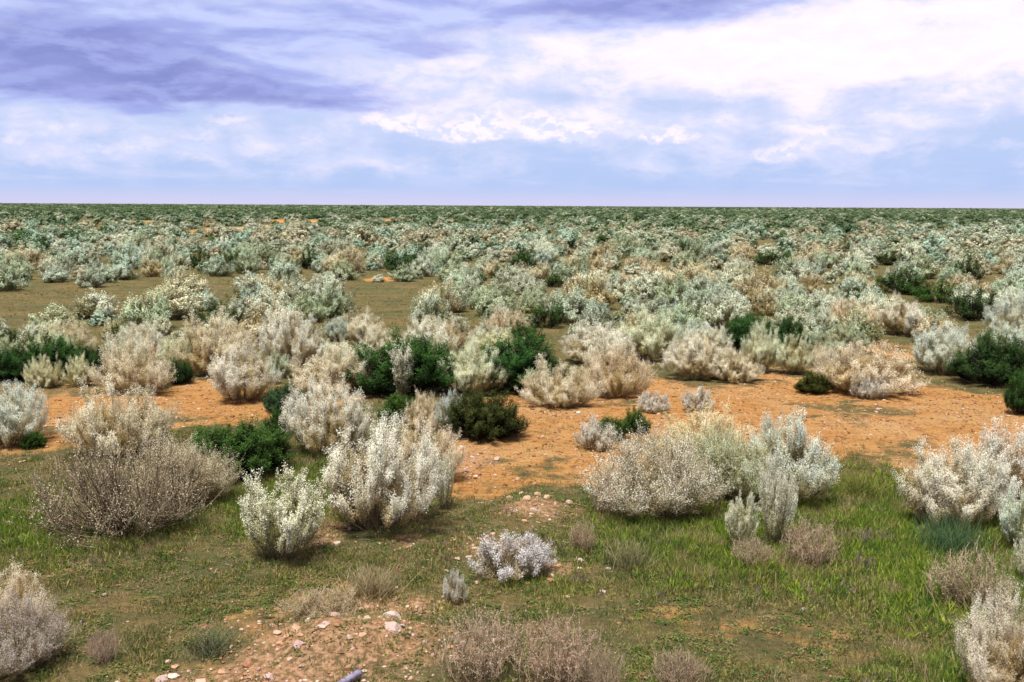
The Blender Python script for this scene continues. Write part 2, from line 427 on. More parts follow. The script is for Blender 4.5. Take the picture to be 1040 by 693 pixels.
# kind, cx, width, top, base (photo pixels), tint, label, short phrase
HAND = [
 ('twiggy', 133, 160, 446, 554, W_, 'wide grey brown twiggy shrub, largest in the green grass at left', 'the wide twiggy shrub'),
 ('straw', 123, 88, 384, 468, W_, 'beige feathery saltbush rising directly behind the wide grey twiggy shrub', 'the feathery beige saltbush'),
 ('brushy', 190, 80, 445, 520, ST, 'greyish straw saltbush filling the space between twiggy shrub and dark green shrub', 'the greyish straw saltbush'),
 ('green', 240, 100, 424, 492, W_, 'broad dark green shrub with bright tips between twiggy shrub and silver saltbush', 'the broad bright-tipped green shrub'),
 ('green', 283, 26, 414, 446, W_, 'small round green shrub touching the far side of the broad green one', 'the small round green shrub'),
 ('plume', 284, 100, 490, 576, W_, 'open pale saltbush with separate leaning plumes in front of broad green shrub', 'the open plumed saltbush'),
 ('silver', 385, 106, 430, 546, W_, 'tall bushy silver saltbush with straw base, biggest in the centre clump', 'the tall silver saltbush'),
 ('silver', 338, 76, 390, 468, W_, 'silver saltbush with yellow green heart behind the tall centre clump one', 'the yellow-hearted saltbush'),
 ('straw', 428, 68, 428, 492, PK, 'beige pink saltbush leaning beside the tall silver one towards the sand', 'the pinkish beige saltbush'),
 ('plume', 452, 26, 464, 520, W_, 'thin single upright silver sprig at the edge of orange sand', 'the thin silver sprig'),
 ('green', 492, 74, 394, 450, (1.0, .62, .75), 'round dark brownish green shrub on the edge of the orange sand', 'the round brownish green shrub'),
 ('low', 457, 30, 398, 442, BL, 'small bluish white saltbush squeezed against the round brownish green shrub', 'the small bluish white saltbush'),
 ('straw', 430, 34, 400, 440, PK, 'small pinkish saltbush between bright little green shrub and bluish white one', 'the small pinkish saltbush'),
 ('green', 404, 36, 400, 432, (1.2, 1.15, 1), 'little bright green shrub below the narrow pale upright saltbush', 'the little bright green shrub'),
 ('green', 410, 100, 334, 402, (.85, 1.0, 1), 'broadest dark green shrub of the centre, beige saltbush on one side', 'the broadest dark green shrub'),
 ('green', 530, 86, 338, 398, (.75, .95, 1), 'dark green shrub behind the round straw saltbush facing the sand', 'the second broad green shrub'),
 ('silver', 478, 58, 355, 402, OL, 'rounded pale saltbush standing between the two broad dark green shrubs', 'the rounded pale saltbush'),
 ('sprig', 408, 34, 360, 406, W_, 'narrow pale upright saltbush standing out against broadest dark green shrub', 'the narrow pale saltbush'),
 ('straw', 567, 66, 364, 414, W_, 'dome shaped straw saltbush with white tips at the sand edge', 'the white-tipped straw dome'),
 ('straw', 628, 58, 352, 403, PK, 'pinkish straw dome saltbush right beside the white tipped straw dome', 'the pinkish straw dome'),
 ('low', 664, 32, 398, 420, W_, 'very low white saltbush alone on sand behind large yellowish saltbush', 'the very low white saltbush'),
 ('low', 708, 32, 394, 420, W_, 'low round silver saltbush peeping over the large yellowish saltbush', 'the low round silver saltbush'),
 ('low', 604, 38, 424, 458, W_, 'short silver saltbush on open sand hugging two small bright green shrubs', 'the short silver saltbush'),
 ('green', 621, 32, 421, 448, (1.3, 1.2, 1.1), 'small bright green shrub on sand just behind the short silver saltbush', 'the small bright green shrub'),
 ('green', 645, 25, 414, 442, (1.2, 1.15, 1), 'small neat round green shrub on sand, second of a pair', 'the neat round green shrub'),
 ('brushy', 663, 116, 446, 530, W_, 'silver topped brown twiggy saltbush, front one of the big centre right thicket', 'the silver-topped thicket saltbush'),
 ('straw', 712, 96, 418, 486, (1.0, .98, .84), 'large yellowish beige saltbush at the back of the big thicket', 'the large yellowish saltbush'),
 ('brushy', 745, 90, 440, 512, (.8, .92, .7), 'olive grey saltbush in the dark middle of the big thicket', 'the olive grey saltbush'),
 ('silver', 796, 96, 420, 512, BL, 'bluish silver saltbush at the sand side end of the big thicket', 'the bluish thicket saltbush'),
 ('plume', 786, 44, 474, 556, (1.05, 1.05, 1.08), 'bright white plumed saltbush sprouting in grass before the bluish thicket saltbush', 'the bright white plumes'),
 ('plume', 752, 36, 506, 556, W_, 'small white flecked saltbush in grass between thicket and bright white plumes', 'the small white-flecked saltbush'),
 ('wispy', 820, 60, 528, 576, (1.1, 1.0, .9), 'thin straw and grey sprays in green grass beside bright white plumes', 'the thin straw sprays'),
 ('wispy', 764, 48, 546, 576, (.8, .9, .6), 'low olive sprays in grass under the bright white plumes', 'the low olive sprays'),
 ('wispy', 620, 40, 478, 528, (1.2, 1.05, .85), 'pale thin twigs leaning out of the thicket towards the rubble', 'the pale thin twigs'),
 ('silver', 958, 92, 452, 540, W_, 'silver saltbush with dark twiggy base where bright grass meets the sand', 'the dark-based silver saltbush'),
 ('silver', 1022, 90, 436, 530, (.98, .99, 1.03), 'large silver saltbush cut off at the right edge behind bright grass', 'the large edge saltbush'),
 ('plume', 1034, 56, 500, 560, BL, 'bluish white plumed saltbush low before the large edge saltbush', 'the bluish white plumes'),
 ('plume', 1040, 30, 552, 590, W_, 'white sprig poking in at the right edge above the grass', 'the white edge sprig'),
 ('silver', 1012, 74, 614, 720, PK, 'pinkish white saltbush nearest the viewer in the bottom right corner', 'the pinkish corner saltbush'),
 ('silver', 1056, 62, 606, 712, PK, 'pinkish white saltbush half out of view in bottom right corner', 'the half-hidden corner saltbush'),
 ('straw', 8, 74, 568, 640, PK, 'pale beige saltbush at the left edge above the purple grey one', 'the pale left edge saltbush'),
 ('brushy', 20, 84, 612, 684, (.80, .74, .80), 'purple grey twiggy saltbush in the bottom left corner', 'the purple grey corner saltbush'),
 ('silver', 8, 66, 394, 456, BL, 'silver saltbush on the orange sand at the left edge', 'the silver left edge saltbush'),
 ('green', 34, 22, 436, 456, (1.1, 1.1, 1), 'tiny dark green shrub growing against the silver left edge saltbush', 'the tiny green shrub'),
 ('low', 521, 76, 542, 590, (.98, .97, 1.05), 'low lavender white saltbush among rubble in the open foreground', 'the low lavender saltbush'),
 ('low', 462, 24, 580, 610, W_, 'small whitish straggly saltbush beside the low lavender one', 'the small straggly saltbush'),
 ('wispy', 490, 100, 622, 700, PK, 'pinkish brown dead brush standing at the bottom edge, nearer the stones', 'the pinkish dead brush'),
 ('wispy', 565, 96, 628, 706, (1.05, .9, .85), 'brown dead brush at the bottom edge with dark green gaps', 'the brown dead brush'),
 ('wispy', 612, 56, 658, 716, (.7, .65, .6), 'dark dead brush lying lowest at the bottom edge by green herbs', 'the dark dead brush'),
 ('wispy', 690, 66, 662, 708, (.50, .46, .40), 'dark tangled dead branches in the grass at the bottom edge', 'the tangled dead branches'),
 ('wispy', 592, 30, 528, 562, (1.3, 1.15, 1.0), 'tiny wispy pale plant alone in short grass near the rubble', 'the tiny wispy plant'),
 ('wispy', 104, 34, 638, 672, (.95, .8, .9), 'little mauve grey tuft of twigs on open ground by reddish soil', 'the little mauve twigs'),
 ('wispy', 985, 90, 560, 622, (.75, .85, .62), 'olive grey twiggy plant in bright grass above the pinkish corner saltbush', 'the olive grey twigs'),
 ('wispy', 330, 90, 600, 640, (.7, .8, .5), 'thin olive stalks among herbs above the stone heap', 'the thin olive stalks'),
 ('green', 1008, 72, 338, 392, (.8, .8, 1), 'dark green shrub at the right edge beyond the orange sand', 'the dark edge shrub'),
 ('green', 1040, 34, 370, 424, (.8, .95, 1), 'dark green shrub nearest the sand, cut by the right edge', 'the cut-off green shrub'),
 ('silver', 956, 58, 332, 380, BL, 'bluish silver saltbush leaning against the dark right edge shrub', 'the bluish leaning saltbush'),
 ('straw', 876, 92, 350, 402, PK, 'wide spreading pinkish beige saltbush on the far rim of the sand', 'the wide pinkish saltbush'),
 ('low', 884, 36, 376, 406, W_, 'low white saltbush in front of the wide pinkish beige one', 'the low white saltbush'),
 ('green', 826, 32, 377, 400, (1.2, .7, .7), 'small brownish dark shrub beside the wide pinkish beige saltbush', 'the small brownish shrub'),
 ('green', 765, 52, 317, 360, (.75, .95, 1), 'dark green shrub rising behind two pale domes, taller of a pair', 'the taller green twin'),
 ('green', 799, 40, 322, 356, (.8, .9, 1), 'dark green shrub, lower of a pair behind two pale domes', 'the lower green twin'),
 ('silver', 770, 38, 333, 380, OL, 'pale upright saltbush dome in front of the taller dark green twin', 'the pale upright dome'),
 ('silver', 808, 36, 337, 382, OL, 'pale greenish saltbush dome in front of the lower dark green twin', 'the greenish pale dome'),
 ('silver', 707, 54, 345, 386, W_, 'whitish saltbush on the far sand edge beside a grassy gap', 'the whitish gap saltbush'),
 ('straw', 744, 48, 356, 388, W_, 'low beige saltbush on the sand edge next to two pale domes', 'the low beige saltbush'),
 ('brushy', 852, 46, 352, 392, W_, 'grey tangled saltbush between greenish pale dome and wide pinkish one', 'the grey tangled saltbush'),
 ('mgreen', 920, 48, 274, 300, W_, 'dark green shrub in the right half, first of three in a slanting row', 'the first slanting-row shrub'),
 ('mgreen', 953, 42, 286, 308, (1.1, 1.2, 1), 'brighter green shrub in the middle of the slanting row of three', 'the brighter row shrub'),
 ('mgreen', 990, 46, 294, 326, (.9, .8, 1), 'large dark shrub ending the slanting row of three on the right', 'the last slanting-row shrub'),
 ('mgreen', 786, 36, 254, 270, W_, 'lone small dark green shrub far off above the green twins', 'the lone far green shrub'),
 ('mgreen', 905, 32, 256, 270, (1, .7, .8), 'far small brownish green shrub beyond the slanting row of three', 'the far brownish shrub'),
 ('mgreen', 556, 32, 306, 334, W_, 'dark green shrub half hidden behind the second broad green shrub', 'the half-hidden green shrub'),
 ('mgreen', 563, 22, 277, 292, (1, 1.1, 1), 'small green shrub among pale bushes in middle of the plain', 'the small plain green shrub'),
 ('mgreen', 484, 16, 278, 290, (1.4, 1.5, 1), 'tiny bright green shrub near the small central clearing', 'the tiny clearing shrub'),
 ('straw', 515, 36, 311, 344, PK, 'ball shaped pale saltbush just behind the second broad green shrub', 'the ball-shaped saltbush'),
 ('green', 14, 54, 347, 390, (.75, .85, 1), 'dark green shrub at the left edge, first of the dark left trio', 'the edge shrub of the trio'),
 ('green', 56, 60, 340, 388, (.8, .95, 1), 'tallest dark green shrub of the trio behind two small pale saltbushes', 'the tallest trio shrub'),
 ('green', 96, 44, 348, 388, (.8, .8, 1), 'dark green shrub ending the trio beside a feathery beige saltbush', 'the last trio shrub'),
 ('straw', 47, 32, 362, 396, OL, 'small pale saltbush in front of the tallest dark trio shrub', 'the small pale trio saltbush'),
 ('straw', 81, 28, 362, 395, OL, 'small neat round saltbush in front of the last dark trio shrub', 'the neat round saltbush'),
 ('straw', 140, 68, 337, 402, W_, 'tall straw saltbush on the sand edge beside the dark left trio', 'the tall straw saltbush'),
 ('silver', 182, 40, 342, 380, OL, 'greenish pale saltbush right behind the small dark shrub near sand', 'the greenish pale saltbush'),
 ('green', 181, 26, 364, 391, (.75, .8, 1), 'small dark shrub between tall straw saltbush and silvery plumed pair', 'the small dark shrub'),
 ('silver', 216, 62, 326, 384, ST, 'warm silver saltbush, taller of a plumed pair beyond the left sand', 'the taller plumed saltbush'),
 ('silver', 247, 66, 346, 410, W_, 'silver plumed saltbush at the far rim of the left sand', 'the rim saltbush'),
 ('straw', 340, 76, 352, 402, W_, 'beige rounded saltbush leaning towards the broadest dark green shrub', 'the beige rounded saltbush'),
 ('green', 291, 42, 386, 422, (1.1, 1.0, 1.9), 'bluish green shrub on sand below the beige rounded saltbush', 'the bluish green shrub'),
 ('mgreen', 119, 24, 328, 348, (1.6, 1.6, 1.1), 'little fresh green shrub behind tall straw saltbush', 'the little fresh green shrub'),
 ('mstraw', 272, 60, 304, 350, W_, 'round beige saltbush with dark hollow beyond the left sand rim', 'the dark-hollowed saltbush'),
 ('silver', 300, 56, 318, 372, W_, 'silver saltbush between dark hollowed one and beige rounded one', 'the middle silver saltbush'),
 ('msilver', 60, 42, 312, 340, OL, 'round grey green saltbush on near rim of left clearing', 'the round grey green saltbush'),
 ('msilver', 95, 42, 296, 326, W_, 'pale straw grey saltbush on the near rim of the left clearing', 'the straw grey rim saltbush'),
 ('msilver', 168, 66, 294, 326, ST, 'wide beige saltbush where the left clearing narrows', 'the wide clearing saltbush'),
 ('msilver', 190, 40, 276, 306, ST, 'taller straggly saltbush at the tip of the left clearing', 'the straggly clearing saltbush'),
 ('msilver', 96, 24, 266, 283, BL, 'small bluish saltbush alone on far side of left clearing', 'the small bluish saltbush'),
 ('msilver', 126, 28, 268, 285, BL, 'wide low bluish saltbush on far side of left clearing', 'the low bluish saltbush'),
 ('msilver', 172, 12, 272, 284, (.8, .9, .8), 'tiny grey green saltbush alone on the far side of left clearing', 'the tiny clearing saltbush'),
 ('msilver', 56, 24, 272, 288, BL, 'grey green saltbush on clearing far side near its low dark neighbour', 'the grey green clearing saltbush'),
 ('msilver', 256, 26, 278, 292, BL, 'pale bluish low saltbush where the clearing ends', 'the pale bluish low saltbush'),
 ('straw', 505, 58, 336, 366, OL, 'pale saltbush showing over the gap between two broad green shrubs', 'the gap-topping saltbush'),
 ('silver', 602, 60, 330, 372, W_, 'white saltbush right behind the two straw domes', 'the white dome-backing saltbush'),
 ('silver', 655, 60, 320, 366, OL, 'large greenish white saltbush behind the pinkish straw dome', 'the greenish white saltbush'),
 ('straw', 862, 56, 300, 340, PK, 'tall reddish straw saltbush behind wide spreading pinkish one', 'the tall reddish saltbush'),
 ('silver', 915, 50, 302, 342, W_, 'white topped saltbush over the small sand patch on the right', 'the white-topped saltbush'),
 ('silver', 1030, 44, 300, 345, BL, 'bluish saltbush at right edge above the dark edge shrub', 'the bluish edge saltbush'),
 ('mstraw', 980, 40, 282, 306, PK, 'pink grey saltbush dome behind the slanting row of dark shrubs', 'the pink grey dome'),
]
for key, cx, w, top, base, tint, label, ref in HAND:
    x, y, wm, Hm = at_px(cx, w, top, base)
    grp = {'saltbush': 'saltbushes around the clearings', 'green_shrub': 'dark green shrubs among the saltbush', 'dry_shrub': 'dry twiggy shrubs in the grass'}[NAME[key]]
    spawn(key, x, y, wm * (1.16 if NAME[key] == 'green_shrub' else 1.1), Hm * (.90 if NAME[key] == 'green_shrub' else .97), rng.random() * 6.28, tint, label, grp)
    LM.append((cx, base, ref))
N_SALT = sum(1 for h in HAND if NAME[h[0]] == 'saltbush')

# ---- the shrubs between and beyond: dart throwing over the plain
BARE = SAND + CLEAR + FARSAND


def dense_line(x, y):
    """photo row above which the scrub stands dense, column by column"""
    px, py = proj(x, y, 0 * x)
    lim = np.interp(px, [-80, 0, 110, 300, 330, 460, 600, 660, 830, 930, 960, 1130], [385, 385, 385, 398, 400, 398, 380, 382, 375, 345, 365, 365])
    return px, py, lim


cand = []
cell = {}


def free(x, y, r, k=0.8):
    ix, iy = int(x // 2), int(y // 2)
    for a in (-2, -1, 0, 1, 2):
        for b in (-2, -1, 0, 1, 2):
            for (u, v, q) in cell.get((ix + a, iy + b), ()):
                if (u - x) ** 2 + (v - y) ** 2 < ((r + q) * k) ** 2: return False
    return True


def occupy(x, y, r): cell.setdefault((int(x // 2), int(y // 2)), []).append((x, y, r))


for (x, y, r) in THINGS: occupy(x, y, r * .9)
N = 30000
dd = np.sqrt(rng.random(N) * (75 ** 2 - 14 ** 2) + 14 ** 2)
aa = rng.uniform(-R(31.5), R(31.5), N)
xs, ys = dd * np.sin(aa), dd * np.cos(aa)
px, py, lim = dense_line(xs, ys)
lucky = rng.random(N) < .006
bare = inside(BARE, xs, ys, .25, .4)
gapn = fbm(xs * .22 + 30, ys * .16, 3)
veil = np.zeros(N, bool)      # keep the dark shrubs from being hidden by chance neighbours
for key, cx, w, top, base, *_ in HAND:
    if NAME[key] == 'green_shrub' and base < 410: veil |= (np.abs(px - cx) < w * .7) & (py > base - 3) & (py < base + (base - top) * 1.1)
for i in range(N):
    if veil[i]: continue
    if py[i] > lim[i] or (not lucky[i]) and rng.random() < bare[i] * (1.25 if dd[i] > 26 else 1.05): continue
    w = float(np.clip(rng.normal(.98 + .28 * min(1, dd[i] / 60), .30), .5, 2.1))
    if dd[i] < 28: w *= .82
    if dd[i] > 15 and gapn[i] < .40 and rng.random() < .8: continue
    if not free(xs[i], ys[i], w * .5, 1.0 + .58 * min(1.0, max(0.0, (dd[i] - 16) / 38))): continue
    occupy(xs[i], ys[i], w * .5)
    Hh = w * rng.uniform(.58, .78)
    c = rng.random()
    g2 = float(fbm(np.array([xs[i] * .12 + 9]), np.array([ys[i] * .12]), 3)[0])
    far = min(1, max(0, (dd[i] - 25) / 45))
    if c < (.10 if gapn[i] < .47 else .025): kc = 'dark green'
    elif c < .06 + (.34 if g2 > .53 else .12): kc = 'straw'
    elif c < .62: kc = 'silver'
    elif c < .82: kc = 'grey green'
    else: kc = 'bluish'
    cand.append([xs[i], ys[i], w, Hh, kc, px[i], py[i], w * Hh / dd[i] ** 2, far])
seen = [c for c in cand if -12 < c[5] < 1052]
seen.sort(key=lambda c: -c[7])
NT_ = 296 - N_SALT
sel, rest, ng = [], [], 0
for c in seen:
    if c[4] == 'dark green' and ng < 40: ng += 1; sel.append(c)
    elif c[4] != 'dark green' and NT_ > 0: NT_ -= 1; sel.append(c)
    else: rest.append(c)
rest += [c for c in cand if not -12 < c[5] < 1052]
ids = {id(c) for c in sel}

KC = {'straw': ('mstraw', (1.0, .97, .86)), 'silver': ('msilver', (.98, 1, .94)), 'grey green': ('msilver', (.76, .86, .70)), 'bluish': ('msilver', (.83, .94, .91)), 'dark green': ('mgreen', (1, 1, 1))}
WORDS = {'straw': 'straw coloured saltbush', 'silver': 'silver saltbush', 'grey green': 'grey green saltbush', 'bluish': 'pale bluish saltbush', 'dark green': 'dark green shrub'}
lab = {}
for c in sel:
    best = min(LM, key=lambda l: ((l[0] - c[5]) / 1.0) ** 2 + ((l[1] - c[6]) * 1.6) ** 2)
    dx, dy = c[5] - best[0], (c[6] - best[1]) * 1.6
    if abs(dy) > abs(dx) * .8: rel = 'behind' if dy < 0 else 'in front of'
    else: rel = 'to the left of' if dx < 0 else 'to the right of'
    base = WORDS[c[4]] + ' ' + rel + ' ' + best[2]
    lab.setdefault(base, []).append((math.hypot(dx, dy), id(c), c))
ORD = ['', ', second nearest to it', ', third nearest to it', ', fourth nearest to it', ', fifth nearest to it', ', sixth nearest to it', ', seventh nearest to it', ', eighth nearest to it',
       ', ninth nearest to it', ', tenth nearest to it', ', eleventh nearest to it', ', twelfth nearest to it']
for base, lst in lab.items():
    lst.sort(key=lambda t: t[:2])
    for k, (_, _, c) in enumerate(lst):
        o = ORD[k] if k < len(ORD) else ', among the farthest from it'
        if k == 0 and len(lst) > 1: o = ', nearest to it'
        c.append(base + o)
for c in sel:
    x, y, w, Hh, kc, _, _, _, far, label = c
    key, t = KC[kc]
    v = rng.uniform(.86, 1.08)
    if kc == 'dark green' : grp = 'dark green shrubs among the saltbush'
    else: grp = 'saltbushes of the dense scrub'
    if math.hypot(x, y) < 24 and key != 'mgreen': key = {'msilver': 'silver', 'mstraw': 'straw'}[key]
    warm = rng.uniform(-.04, .04)
    spawn(key, x, y, w, Hh, rng.random() * 6.28, (t[0] * v * (1 + warm), t[1] * v, t[2] * v * (1 - warm)), label, grp, sy=rng.uniform(.85, 1.15))

# ---- farther scrub: one uncountable mass
proto_col = bpy.data.collections.new('scrub_kinds')      # kept out of the scene; only the scrub draws from it


def join_proto(name, fol, tint, mat):
    me = fol.copy()
    at = me.color_attributes['tint']
    n = len(me.vertices)
    a = np.zeros(n * 4, np.float32); at.data.foreach_get('color', a)
    a = a.reshape(-1, 4); a[:, :3] *= tint; at.data.foreach_set('color', a.ravel())
    me.materials.clear(); me.materials.append(mat)
    o = bpy.data.objects.new(name, me); proto_col.objects.link(o)


M_SCRUB = leaf_mat('scrub_leaf', .2, False)
far_spec = [('silver', (.66, .69, .54), (.17, .18, .08)), ('straw', (.60, .56, .40), (.22, .18, .08)), ('grey', (.45, .53, .36), (.11, .13, .06)), ('blue', (.46, .59, .45), (.11, .14, .07)), ('green', (.06, .14, .035), (.03, .05, .015))]
kinds = []
for i, (nm, tp, lw_) in enumerate(far_spec):
    for s in range(2):
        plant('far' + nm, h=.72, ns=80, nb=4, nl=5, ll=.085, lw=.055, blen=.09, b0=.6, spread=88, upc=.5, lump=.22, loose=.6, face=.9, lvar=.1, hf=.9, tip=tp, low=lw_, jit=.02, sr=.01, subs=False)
        join_proto('scrub_a%02d' % (i * 2 + s), PROTO['far' + nm][-1][0], (1, 1, 1), M_SCRUB)
for i, (tp, lw_) in enumerate([((.12, .18, .085), (.05, .07, .035)), ((.22, .28, .16), (.09, .11, .06)), ((.07, .12, .06), (.035, .05, .03)), ((.40, .44, .31), (.18, .18, .10))]):
    plant('farbelt', h=.6, ns=40, nb=3, nl=4, ll=.16, lw=.11, blen=.10, b0=.6, spread=90, upc=.5, lump=.3, loose=.6, face=.8, tip=tp, low=lw_, jit=.04, sr=.01, subs=False)
    join_proto('scrub_b%02d' % i, PROTO['farbelt'][-1][0], (1, 1, 1), M_SCRUB)
A_IDX = {'silver': 0, 'straw': 2, 'grey green': 4, 'bluish': 6, 'dark green': 8}
P, SC, RT, IX = [], [], [], []


def addp(x, y, w, Hh, ix):
    P.append((x, y, H1(x, y) - .02 if math.hypot(x, y) < 150 else 0.0)); SC.append((w, w, Hh)); RT.append((0, 0, rng.random() * 6.28)); IX.append(ix)


for c in rest: addp(c[0], c[1], c[2], c[3] / .72, A_IDX[c[4]] + int(rng.integers(2)))
# 75-240 m, pale
d = 75.0
while d < 250:
    step = d * .045
    nrow = int(d * R(64) / (2.3 + (d - 75) * .004))
    a = np.linspace(-R(32), R(32), nrow) + rng.normal(0, R(64) / nrow * .35, nrow)
    r = d + rng.normal(0, step * .35, nrow)
    x, y = r * np.sin(a), r * np.cos(a)
    skip = inside(FARSAND, x, y, .1, .15) > .5
    patch = fbm(x * .05 + 3, y * .035, 3)
    for j in range(nrow):
        if skip[j] or rng.random() < .12: continue
        q = rng.random()
        pr = patch[j]
        belt = sstep(100, 180, d + (pr - .5) * 170)
        if rng.random() < belt * .95:
            ix = 10 + int(rng.choice([0, 1, 1, 2, 3]))
        elif q < .05: ix = 8
        elif q < .05 + (.34 if pr > .5 else .12): ix = 2
        elif q < .5: ix = 0
        elif q < .78: ix = 4
        else: ix = 6
        w = float(np.clip(rng.normal(1.6, .4), .7, 2.8))
        addp(x[j], y[j], w, w * rng.uniform(.48, .68) / .72, ix + (int(rng.integers(2)) if ix < 10 else 0))
    d += step
# 240 m to the horizon, dark belt
while d < 6000:
    step = d * .024
    nrow = int(min(1500, d * R(64) / (1.5 + d * .0016)))
    a = np.linspace(-R(32), R(32), nrow) + rng.normal(0, R(64) / nrow * .4, nrow)
    r = d * (1 + rng.normal(0, .007, nrow))
    patch = fbm(a * 14 + 3, np.log(r) * 9, 4)
    for j in range(nrow):
        if rng.random() < .15: continue
        q = rng.random() + (patch[j] - .5) * 1.4
        ix = 12 if q < .22 else 10 if q < .55 else 11 if q < .85 else 13
        w = (1.7 + d * .0022) * rng.uniform(.6, 1.4)
        hh = min(1.0 + d * .0001, 1.5) * rng.uniform(.6, 1.15)
        if patch[j] > .60 and d > 500 and rng.random() < .10: hh *= 1.9
        addp(r[j] * math.sin(a[j]), r[j] * math.cos(a[j]), w, hh / .6, ix)
    d += step
me = bpy.data.meshes.new('distant_scrub')
me.vertices.add(len(P)); me.vertices.foreach_set('co', np.array(P, np.float32).ravel())
for nm, typ, dat in (('scl', 'FLOAT_VECTOR', SC), ('rot', 'FLOAT_VECTOR', RT)):
    a = me.attributes.new(nm, typ, 'POINT'); a.data.foreach_set('vector', np.array(dat, np.float32).ravel())
a = me.attributes.new('pick', 'INT', 'POINT'); a.data.foreach_set('value', np.array(IX, np.int32))
scrub = link('distant_scrub', me)
tag(scrub, 'countless pale and dark green shrubs covering the plain out to the horizon', 'scrub', kind='stuff')
ng_ = bpy.data.node_groups.new('scatter', 'GeometryNodeTree')
ng_.interface.new_socket('Geometry', in_out='INPUT', socket_type='NodeSocketGeometry')
ng_.interface.new_socket('Geometry', in_out='OUTPUT', socket_type='NodeSocketGeometry')
gi, go = ng_.nodes.new('NodeGroupInput'), ng_.nodes.new('NodeGroupOutput')
iop = ng_.nodes.new('GeometryNodeInstanceOnPoints'); ci = ng_.nodes.new('GeometryNodeCollectionInfo')
ci.inputs['Collection'].default_value = proto_col; ci.inputs['Separate Children'].default_value = True; ci.inputs['Reset Children'].default_value = True
iop.inputs['Pick Instance'].default_value = True
def named(n, t):
    nd = ng_.nodes.new('GeometryNodeInputNamedAttribute'); nd.data_type = t; nd.inputs['Name'].default_value = n
    return [s for s in nd.outputs if s.enabled and s.name == 'Attribute'][0]
L_ = ng_.links.new
L_(gi.outputs[0], iop.inputs['Points']); L_(ci.outputs[0], iop.inputs['Instance'])
L_(named('pick', 'INT'), iop.inputs['Instance Index']); L_(named('scl', 'FLOAT_VECTOR'), iop.inputs['Scale']); L_(named('rot', 'FLOAT_VECTOR'), iop.inputs['Rotation'])
L_(iop.outputs[0], go.inputs[0])
md = scrub.modifiers.new('scatter', 'NODES'); md.node_group = ng_
print('scrub points', len(P), 'things', len(sel) + len(HAND), 'cand', len(cand))

# ------------------------------------------------------------------ ground
rr = [0.0, 1.0, 2.0, 3.0, 4.0]
r = 4.8
while r < 26: rr.append(r); r *= 1.0065
while r < 120: rr.append(r); r *= 1.02
while r < 30000: rr.append(r); r *= 1.12
rr = np.array(rr)
ang = np.concatenate([np.linspace(-math.pi, -R(34), 40, endpoint=False), np.linspace(-R(34), R(34), 760, endpoint=False), np.linspace(R(34), math.pi, 40, endpoint=False)])
RRm, AA = np.meshgrid(rr, ang, indexing='ij')
gx, gy = RRm * np.sin(AA), RRm * np.cos(AA)
gz = height(gx, gy)
sand = inside(SAND, gx, gy, .3, .45); fs = inside(FARSAND, gx, gy, .3, .3); sand = np.maximum(sand, fs)
green = inside(GREEN, gx, gy, .9, .8)
sand = sand * (.42 + .58 * sstep(.30, .48, fbm(gx * .55 + 60, gy * .9, 4)))
rub = inside(RUBBLE, gx, gy, .9, .9) * .9
red = inside(REDSOIL, gx, gy, .6, .6)
gz += (fbm(gx * 9, gy * 9, 3) - .5) * .022 * np.exp(-(np.hypot(gx, gy) / 25) ** 2) * (.5 + rub + sand * .5)
# low hummocks of drift soil held under the near shrubs
V = np.stack([gx, gy, gz], -1).reshape(-1, 3)
nr, na = len(rr), len(ang)
idx = np.arange(nr * na).reshape(nr, na)
nx = np.roll(idx, -1, axis=1)
Q = np.stack([idx[:-1], idx[1:], nx[1:], nx[:-1]], -1)[1:].reshape(-1, 4)
centre = np.stack([idx[0, 0] + 0 * idx[0], idx[1], nx[1]], -1)
m, k = new_mat('earth')
tc = k.n('ShaderNodeTexCoord').outputs['Object']
mask = k.n('ShaderNodeAttribute', attribute_name='tint').outputs['Color']
sep = k.n('ShaderNodeSeparateColor'); k.put(sep.inputs[0], mask)
sR, sG, sB = sep.outputs
n_big = k.noise(tc, .5, 5); n_mid = k.noise(tc, 3.5, 6, .65); n_fin = k.noise(tc, 22, 6, .7); n_vf = k.noise(tc, 90, 4, .7)
n_rip = k.noise(k.n('ShaderNodeMapping').outputs[0], 9, 6, .7)
for q in m.node_tree.nodes:
    if q.type == 'MAPPING' and not q.inputs['Vector'].is_linked and q.name != 'streak': q.inputs['Scale'].default_value = (.35, 1.5, 1); k.put(q.inputs['Vector'], tc)
base = k.mix(k.rng(n_mid, .35, .65), (.10, .085, .034), (.20, .155, .066))
base = k.mix(k.rng(n_big, .4, .65, 0, .7), base, (.24, .15, .065))
base = k.mix(k.rng(n_fin, .46, .62, 0, .8), base, (.060, .070, .022))
n_st = k.noise(k.n('ShaderNodeMapping', name='streak').outputs[0], 1.3, 6, .7)
q = m.node_tree.nodes['streak']; q.inputs['Scale'].default_value = (.35, 1.1, 1); k.put(q.inputs['Vector'], tc)
base = k.mix(k.rng(n_st, .47, .58, 0, .75), base, (.075, .085, .032))
base = k.mix(k.rng(n_vf, .52, .7, 0, .7), base, (.34, .25, .13))
sandc = k.mix(k.rng(n_mid, .3, .7), (.42, .185, .050), (.53, .285, .100))
sandc = k.mix(k.rng(n_big, .45, .7, 0, .6), sandc, (.56, .36, .18))
sandc = k.mix(k.rng(n_fin, .48, .70, 0, .85), sandc, (.24, .11, .045))
rubc = k.mix(k.rng(n_fin, .35, .65), (.33, .155, .075), (.55, .33, .20))
grn = k.mix(k.rng(n_mid, .35, .65), (.09, .085, .025), (.07, .095, .022))
sandc = k.mix(k.rng(n_rip, .52, .68, 0, .6), sandc, (.25, .12, .055))
